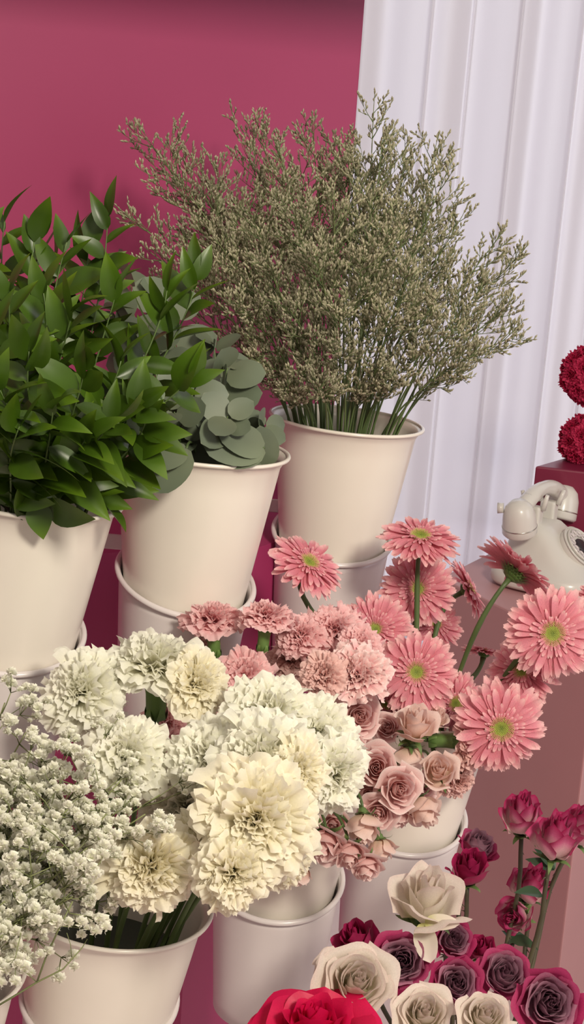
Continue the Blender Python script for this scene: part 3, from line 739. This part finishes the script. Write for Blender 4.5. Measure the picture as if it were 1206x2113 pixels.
# ================================================================ CARNATIONS
CAMF = (0, -1, .25)
GW = 'white carnations in the lower left bucket'
for kd, px, py, dia, d, face, lab in [
    ('white', 168, 1425, 158, 1.70, (-.35, -.75, .55), 'white carnation furthest left, drooping before the ruscus holder'),
    ('white', 322, 1368, 170, 1.72, (-.05, -.05, 1), 'highest white carnation, on a bright green calyx above the magenta gap'),
    ('cream', 408, 1412, 130, 1.69, (.55, -.7, .45), 'white carnation touching the highest one on its right'),
    ('white', 262, 1558, 160, 1.62, (.1, -.6, .8), 'white carnation half behind the gypsophila, under the green calyx'),
    ('white', 432, 1560, 158, 1.62, (-.35, -.6, .75), 'white carnation with ragged petals left of the big clump'),
    ('white', 385, 1668, 170, 1.68, (0, -.9, .4), 'shaded white carnation low between gypsophila and the largest bloom'),
    ('white', 560, 1475, 180, 1.66, (.1, -.4, .9), 'white carnation at the top rear of the big clump'),
    ('white', 545, 1560, 200, 1.58, (-.1, -.55, .8), 'broad white carnation in the middle of the big clump'),
    ('white', 655, 1510, 150, 1.66, (.25, -.6, .75), 'white carnation at the upper right of the big clump'),
    ('white', 690, 1595, 150, 1.62, (.7, -.7, .2), 'white carnation at the right end of the big clump, beside pale roses'),
    ('cream', 612, 1590, 120, 1.56, (.1, -.9, .4), 'creamy carnation filling the centre right of the big clump'),
    ('cream', 532, 1690, 225, 1.52, (.15, -.95, .2), 'largest cream carnation, fully open and facing forward'),
    ('cream', 308, 1790, 180, 1.54, (0, -1, .1), 'cream carnation facing forward at the bucket mouth beside gypsophila'),
    ('cream', 480, 1800, 150, 1.50, (.1, -.9, .05), 'cream carnation hanging lowest over the bucket rim'),
    ('cream', 415, 1745, 140, 1.58, (-.2, -.9, .35), 'cream carnation between the two that face forward'),
    ('cream', 580, 1785, 115, 1.58, (.35, -.8, -.25), 'small cream carnation tucked under the largest bloom'),
    ('white', 470, 1640, 120, 1.62, (-.4, -.7, .4), 'white carnation partly covered by the left side of the largest bloom'),
    ('white', 200, 1475, 110, 1.78, (0, -.4, .8), 'shaded white carnation tucked behind the furthest left one')]:
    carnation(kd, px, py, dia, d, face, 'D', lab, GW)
GP = 'pink carnations in the lower middle bucket'
for kd, px, py, dia, d, face, lab in [
    ('pink', 440, 1280, 112, 1.88, (-.1, .1, 1), 'pink carnation furthest left of the upright ones, before the white ring'),
    ('pink', 550, 1275, 104, 1.86, (.05, .1, 1), 'pink carnation on a stout green calyx beside the magenta strip'),
    ('pink', 622, 1310, 100, 1.88, (-.1, -.6, .8), 'pink carnation just left of the wide pink cluster'),
    ('pink', 692, 1300, 118, 1.90, (.05, -.5, .9), 'wide pink carnation below the gerbera with a bent stem'),
    ('pink', 748, 1332, 92, 1.86, (.4, -.6, .7), 'pink carnation touching the petals of the gerbera on its right'),
    ('pink', 506, 1395, 112, 1.84, (-.05, -.75, .7), 'deep pink domed carnation just above the white carnation clump'),
    ('pale', 668, 1392, 90, 1.80, (-.25, -.8, .5), 'small salmon carnation left of the two-toned one'),
    ('rosy', 738, 1388, 125, 1.82, (.1, -.85, .6), 'two-toned pink carnation with pale frilled edges'),
    ('pale', 605, 1358, 90, 1.92, (0, -.5, .7), 'shaded pale pink carnation under the wide pink cluster'),
    ('pale', 398, 1325, 85, 1.93, (-.3, -.5, .6), 'shaded pink carnation half behind the furthest left upright one'),
    ('pink', 340, 1490, 95, 1.86, (-.2, -.6, .6), 'dark pink carnation in the gap under the highest white one'),
    ('pink', 468, 1440, 70, 1.84, (-.1, -.8, .3), 'pink carnation peeping out under the deep pink domed one')]:
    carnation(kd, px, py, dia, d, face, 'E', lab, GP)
carnation('pale', 968, 1530, 120, 2.0, (.95, -.15, .1), 'F', 'pale pink carnation seen from its side at the right rim of the gerbera bucket', 'pale carnation in the gerbera bucket')
carnation('pale', 945, 1610, 80, 2.0, (.5, -.6, -.3), 'F', 'small pale pink carnation hanging under the side-on one at the bucket rim', 'small pale carnation in the gerbera bucket')
# ================================================================ GERBERAS
for i, px, py, dia, d, face, lab in [
    (0, 636, 1163, 168, 2.02, (.42, -.42, .80), 'gerbera furthest left, tilted up on a bent stem'),
    (0, 868, 1110, 172, 2.10, (.0, -.30, 1), 'highest gerbera, seen almost edge-on above a green stem'),
    (1, 862, 1216, 162, 2.16, (.05, -.85, .42), 'gerbera facing forward directly behind the stem of the highest one'),
    (3, 775, 1300, 160, 2.04, (-.1, -.8, .50), 'gerbera facing forward, left of centre beside the pink carnations'),
    (0, 860, 1387, 176, 1.98, (-.05, -.95, .35), 'gerbera facing forward in the centre, above the pale roses'),
    (3, 1066, 1178, 185, 2.08, (.55, .35, .62), 'gerbera turned away, its dark green back and stem in view'),
    (1, 968, 1215, 130, 2.24, (.85, -.05, .55), 'shaded gerbera seen side-on between the highest and the turned-away one'),
    (2, 1140, 1307, 200, 1.98, (.05, -1, .25), 'largest gerbera, facing forward at the right edge under the telephone'),
    (0, 1080, 1385, 158, 2.05, (-.5, -.75, .5), 'gerbera turned to the left, half behind the largest one'),
    (2, 1034, 1502, 200, 1.96, (.08, -1, .15), 'lowest gerbera, facing forward before the pink pedestal'),
    (1, 1000, 1345, 95, 2.16, (.1, .3, .9), 'small shaded gerbera seen from behind in the middle of the bunch'),
    (3, 900, 1290, 120, 2.24, (.1, -.3, .3), 'dark shaded gerbera between the two centre front ones'),
    (2, 940, 1450, 130, 2.08, (.2, -.75, .1), 'shaded gerbera low behind the lowest one, near the pale roses'),
    (1, 800, 1450, 120, 2.06, (-.3, -.6, -.35), 'drooping dark pink gerbera under the centre one'),
    (2, 1250, 1240, 120, 2.2, (.1, -.6, .6), 'gerbera cut off by the right edge, only petal tips in view')]:
    gerbera(i, px, py, dia, d, face, lab)
# ================================================================ PALE SPRAY ROSES
for k, px, py, dia, d, face, key, lab in [
    ('spray', 742, 1478, 88, 1.84, (.1, -.85, .4), 'E', 'pale pink rose just below the two-toned carnation'),
    ('spray', 722, 1532, 66, 1.83, (-.3, -.8, .3), 'E', 'pale pink rose half hidden by the white clump, under the topmost one'),
    ('peach', 856, 1500, 96, 1.92, (.0, -.35, 1), 'F', 'tall peach rosebud under the centre gerbera'),
    ('peach', 900, 1482, 56, 1.98, (.3, -.4, .8), 'F', 'small peach rosebud right of the tall one'),
    ('peach', 845, 1560, 78, 1.94, (0, -.1, -1), 'F', 'peach rosebud hanging upside down below the tall one'),
    ('peach', 905, 1592, 86, 1.90, (-.1, -.75, .65), 'F', 'plump peach rose furthest right of the pale roses'),
    ('spray', 778, 1585, 92, 1.86, (-.1, -.85, .4), 'E', 'open pale rose with a deep pink heart beside the white clump'),
    ('spray', 824, 1628, 90, 1.84, (.15, -.9, .35), 'F', 'open pale pink rose in the middle of the pale roses'),
    ('spray', 766, 1640, 62, 1.88, (-.2, -.8, .1), 'E', 'shaded pale rose under the one with the deep pink heart'),
    ('spray', 782, 1678, 74, 1.85, (-.1, -.9, .1), 'E', 'pale mauve-pink rose above the hanging rosebuds'),
    ('spray', 878, 1622, 56, 1.94, (.1, -.9, .3), 'F', 'small pale rose tucked left of the plump peach one'),
    ('peach', 872, 1668, 82, 1.88, (.5, -.6, -.5), 'F', 'peach rose facing down, lowest at the gerbera bucket'),
    ('spray', 822, 1680, 76, 1.90, (0, -.5, -.8), 'F', 'pale rose turned down beside the lowest peach one'),
    ('spray', 800, 1502, 62, 1.98, (-.2, -.6, .4), 'F', 'shaded pale rose left of the tall peach bud'),
    ('spray', 745, 1538, 62, 1.92, (.3, -.7, .2), 'E', 'shaded pale pink rose between two open ones'),
    ('spray', 668, 1742, 100, 1.76, (-.05, -.75, -.35), 'E', 'wide pale rose drooping beside the largest cream carnation'),
    ('peach', 750, 1702, 82, 1.78, (.1, -.45, -.85), 'E', 'peach rosebud hanging from bright sepals in the middle of the low cluster'),
    ('peach', 786, 1748, 64, 1.80, (.15, -.3, -.95), 'E', 'hanging rosebud with curled green sepals, lowest right of the low cluster'),
    ('spray', 722, 1762, 80, 1.76, (.1, -.75, -.4), 'E', 'pale rose between the wide one and the hanging buds'),
    ('spray', 756, 1790, 72, 1.76, (.2, -.75, -.5), 'E', 'lowest pale rose of the cluster, over the bucket edge'),
    ('peach', 622, 1802, 56, 1.80, (-.1, -.2, -1), 'E', 'small salmon rosebud hanging below the wide pale one'),
    ('spray', 645, 1652, 42, 1.78, (-.2, -.9, .2), 'E', 'tiny pale rosebud between two white carnations'),
    ('spray', 690, 1700, 66, 1.86, (-.1, -.8, .0), 'E', 'shaded pale rose above the wide drooping one')]:
    rose(k, px, py, dia*1.08, d, face, key, lab, 'pale spray roses', stemr=.0018, sm='stem', bend=.35)
# ================================================================ LILAC, CREAM AND HOT PINK ROSES
GL = 'lilac roses at the lower right'
for k, px, py, dia, d, face, lab, lv in [
    ('lilac', 984, 1750, 84, 1.90, (.35, -.3, .9), 'lilac rose with dark curled petals, leftmost of the tall ones', 0),
    ('mag', 968, 1805, 84, 1.86, (-.02, -.35, 1), 'deep magenta rosebud in front of the leftmost tall lilac rose', 0),
    ('blush', 1078, 1697, 98, 1.84, (-.1, -.30, 1), 'tall two-toned rose with thorny stem, highest of the lilac ones', 1),
    ('blush', 1145, 1745, 108, 1.78, (.05, -.25, 1), 'plump rose pale below and magenta at the rim, right of the tallest', 1),
    ('blush', 1195, 1716, 100, 1.86, (.2, -.4, .9), 'magenta rose cut off by the right edge behind the plump one', 2),
    ('blush', 1092, 1838, 88, 1.90, (.15, -.3, .9), 'rose hanging behind the stems under the plump one', 2),
    ('blush', 1070, 1890, 80, 1.88, (-.3, -.5, .2), 'pink and magenta rose facing down among the stems', 2),
    ('lilac', 830, 1985, 122, 1.66, (-.05, -.85, .55), 'mauve rose facing forward with a dark spiral centre, beside the creased cream one', 0),
    ('lilac', 935, 1940, 84, 1.74, (.1, -.75, .6), 'small mauve rose under the drooping cream petal', 0),
    ('lilac', 942, 2030, 104, 1.66, (0, -.8, .6), 'dusky mauve rose in the middle of the bottom row', 0),
    ('lilac', 1040, 2012, 112, 1.68, (0, -.7, .7), 'mauve rose with bright magenta rim, third along the bottom row', 0),
    ('lilac', 1132, 2070, 138, 1.60, (0, -.85, .55), 'large mauve rose at the lower right corner', 0),
    ('mag', 742, 1955, 92, 1.74, (-.3, -.3, .8), 'deep crimson rose behind the creased cream one', 0),
    ('mag', 995, 1965, 60, 1.78, (-.2, -.4, .8), 'dark magenta rose half hidden behind the third mauve one', 0)]:
    rose(k, px, py, dia, d, face, 'H', lab, GL, thorns=True, leaves=lv)
GC = 'cream roses at the lower right'
for k, px, py, dia, d, face, lab in [
    ('creambud', 878, 1868, 150, 1.68, (.0, -.35, 1), 'tall cream rose with a petal drooping below it'),
    ('creamr', 735, 2030, 150, 1.62, (.1, -.7, .75), 'broad cream rose with creased outer petals at the bottom'),
    ('creamr', 875, 2095, 116, 1.60, (0, -.6, .8), 'cream rose cut off by the bottom edge under the mauve ones'),
    ('creamr', 1000, 2098, 104, 1.58, (.1, -.6, .8), 'cream rose at the bottom edge left of the large mauve one'),
    ('creamr', 688, 2000, 74, 1.70, (-.3, -.6, .5), 'small wilted cream rose left of the broad one')]:
    rose(k, px, py, dia, d, face, 'H', lab, GC, thorns=True)
rose('red', 648, 2132, 200, 1.56, (-.12, -.12, 1), 'I', 'hot pink rose at the bottom edge before the white holder', 'hot pink rose')
# drooping petals of the tall cream rose
root = [o for o in COL.objects if o.get('label', '').startswith('tall cream rose')][0]
dp = MB(); b_ = P(872, 1905, 1.655)
add_leaf(dp, b_, V((.32, -.25, -1)), V((-.2, -1, .2)), .040, .62, 'rd', .35, -.15)
add_leaf(dp, b_+V((.003, 0, .0)), V((1, -.25, .22)), V((-.1, -.7, .7)), .036, .5, 'rd', .5, .1)
dp.v = [p-root.location for p in dp.v]; dp.build('drooping_petals', M['creamrose'], root)
# ================================================================ GYPSOPHILA
def gyp_head(mb, c, r):
    n = 17
    for i in range(n):
        z = 1-1.75*(i+.5)/n; rr = math.sqrt(max(0, 1-z*z)); a = i*2.39996+rg.random()
        d = V((rr*math.cos(a), rr*math.sin(a), z+.15)).normalized()
        s = d.cross(V((.2, .9, .4))).normalized(); n2 = s.cross(d)
        w_ = r*.6; b = len(mb.v); st = c-UP*r*.4
        tp = c+d*r*rg.uniform(.85, 1.1)
        mid = c+d*r*.55
        for p, u in ((st, 0), (mid-s*w_*.8, .6), (mid+s*w_*.8, .6), (tp-s*w_+n2*w_*.3, 1), (tp+n2*w_*-.3, 1), (tp+s*w_+n2*w_*.3, 1)):
            mb.v.append(p); mb.uv.append((0, u))
        mb.f += [(b, b+2, b+1), (b+1, b+2, b+4), (b+1, b+4, b+3), (b+2, b+5, b+4)]
def gyp(tip, foot, label, group, nb=14, R=.048):
    root = empty('gypsophila_spray', foot, label, 'gypsophila', group)
    L = (tip-foot).length
    pts = bez(foot, foot.lerp(tip, .35)+UP*.03, foot.lerp(tip, .7)+UP*.02, tip, 14)
    sm = MB(); hd = MB()
    sm.tube(pts, [.0014*(1.1-.6*i/14) for i in range(15)], 5)
    for k in range(nb):
        t = .55+.45*k/nb; i = min(13, int(t*14)); p = pts[i]
        a = rv(rg); a.z = a.z*.6+.35; a.normalize()
        e = p+a*R*rg.uniform(.6, 1.1)
        sm.tube([p, p.lerp(e, .5)+rv(rg)*.004, e], [.0008, .0006, .0005], 4)
        for j in range(4):
            a2 = (a+rv(rg)*.9+UP*.2).normalized(); e2 = e+a2*rg.uniform(.008, .024)
            sm.tube([e, e2], [.0005, .0004], 3); gyp_head(hd, e2, rg.uniform(.0044, .0068))
            if rg.random() < .6:
                e3 = e+(a2+rv(rg)*.9).normalized()*rg.uniform(.010, .02); sm.tube([e, e3], [.0004, .0003], 3); gyp_head(hd, e3, rg.uniform(.0025, .0045))
    sm.build('stem', M['gypstem'], root, origin=foot); hd.build('blossoms', M['gyp'], root, origin=foot)
gt = [(10, 1450, 1.62), (60, 1500, 1.60), (120, 1580, 1.56), (40, 1600, 1.54), (190, 1600, 1.55), (250, 1610, 1.54), (300, 1680, 1.53), (220, 1680, 1.50), (140, 1670, 1.50), (60, 1680, 1.50), (0, 1570, 1.55),
      (100, 1740, 1.48), (180, 1750, 1.47), (20, 1760, 1.48), (190, 1800, 1.47), (90, 1820, 1.46), (10, 1860, 1.46), (-30, 1700, 1.5), (-20, 1980, 1.47), (60, 1880, 1.46), (150, 1850, 1.48), (-40, 1500, 1.62), (330, 1640, 1.57), (5, 1930, 1.45), (200, 1555, 1.60), (-40, 1850, 1.5)]
cG, aG, _ = BK['G']
for px, py, d in gt:
    t = P(px, py, d); ft = cG - aG*.08 + V((rg.uniform(-.03, .05), rg.uniform(-.03, .03), 0))
    gyp(t, ft, 'cloudy spray of tiny white gypsophila blossoms at the left', 'gypsophila sprays')
# bare hanging gypsophila twig in front of the bucket
b_ = P(-20, 2085, 1.50)
root = empty('gypsophila_spray', b_, 'thin forked gypsophila twig lying across the front of the carnation bucket', 'gypsophila')
sm = MB()
k1 = P(76, 2027, 1.50); sm.tube([b_, P(30, 2055, 1.50), k1, P(130, 2000, 1.50), P(170, 1955, 1.50), P(180, 1938, 1.51)], [.001, .001, .0009, .0007, .0006, .0005], 6)
sm.tube([k1, P(95, 1975, 1.50), P(120, 1920, 1.50), P(150, 1860, 1.50)], [.0009, .0009, .0008, .0007], 6)
sm.tube([k1, P(60, 2012, 1.50), P(45, 2000, 1.50)], [.0006, .0005, .0004], 5)
sm.tube([P(148, 1975, 1.50), P(146, 1950, 1.50), P(138, 1925, 1.50)], [.0005, .0004, .0004], 5)
sm.build('stem', M['gypstem'], root, origin=b_)
hd = MB(); gyp_head(hd, P(168, 1930, 1.50), .005); gyp_head(hd, P(140, 1905, 1.50), .0055); gyp_head(hd, P(48, 1960, 1.50), .0075); gyp_head(hd, P(52, 1985, 1.50), .006)
hd.build('blossoms', M['gyp'], root, origin=b_)
# ================================================================ CRIMSON CARNATION BALLS
for i, (px, py, rr, lab) in enumerate(((1212, 912, 68, 'lower crimson carnation ball resting on the burgundy box'), (1218, 775, 72, 'upper crimson carnation ball above the one on the burgundy box'))):
    c = P(px, py, 3.38); s = rr*3.38/F_PX
    root = empty('crimson_flower_ball', c-V((0, 0, s)), lab, 'flower ball', None)
    bl = MB(); bl.lathe([(0.001+s*.72*math.sin(PI*k/12), -s*.72*math.cos(PI*k/12)) for k in range(13)], 24); bl.v = [p+c for p in bl.v]
    bl.build('core', M['crimson_petal'], root, origin=root.location)
    for k in range(26):
        z = 1-2*(k+.5)/26; r_ = math.sqrt(1-z*z); a = k*2.39996
        d = V((r_*math.cos(a), r_*math.sin(a), z))
        place(PR['crimson'][k % 2], 'bloom', root, c+d*s*.62, frame(d, k), s*.36)
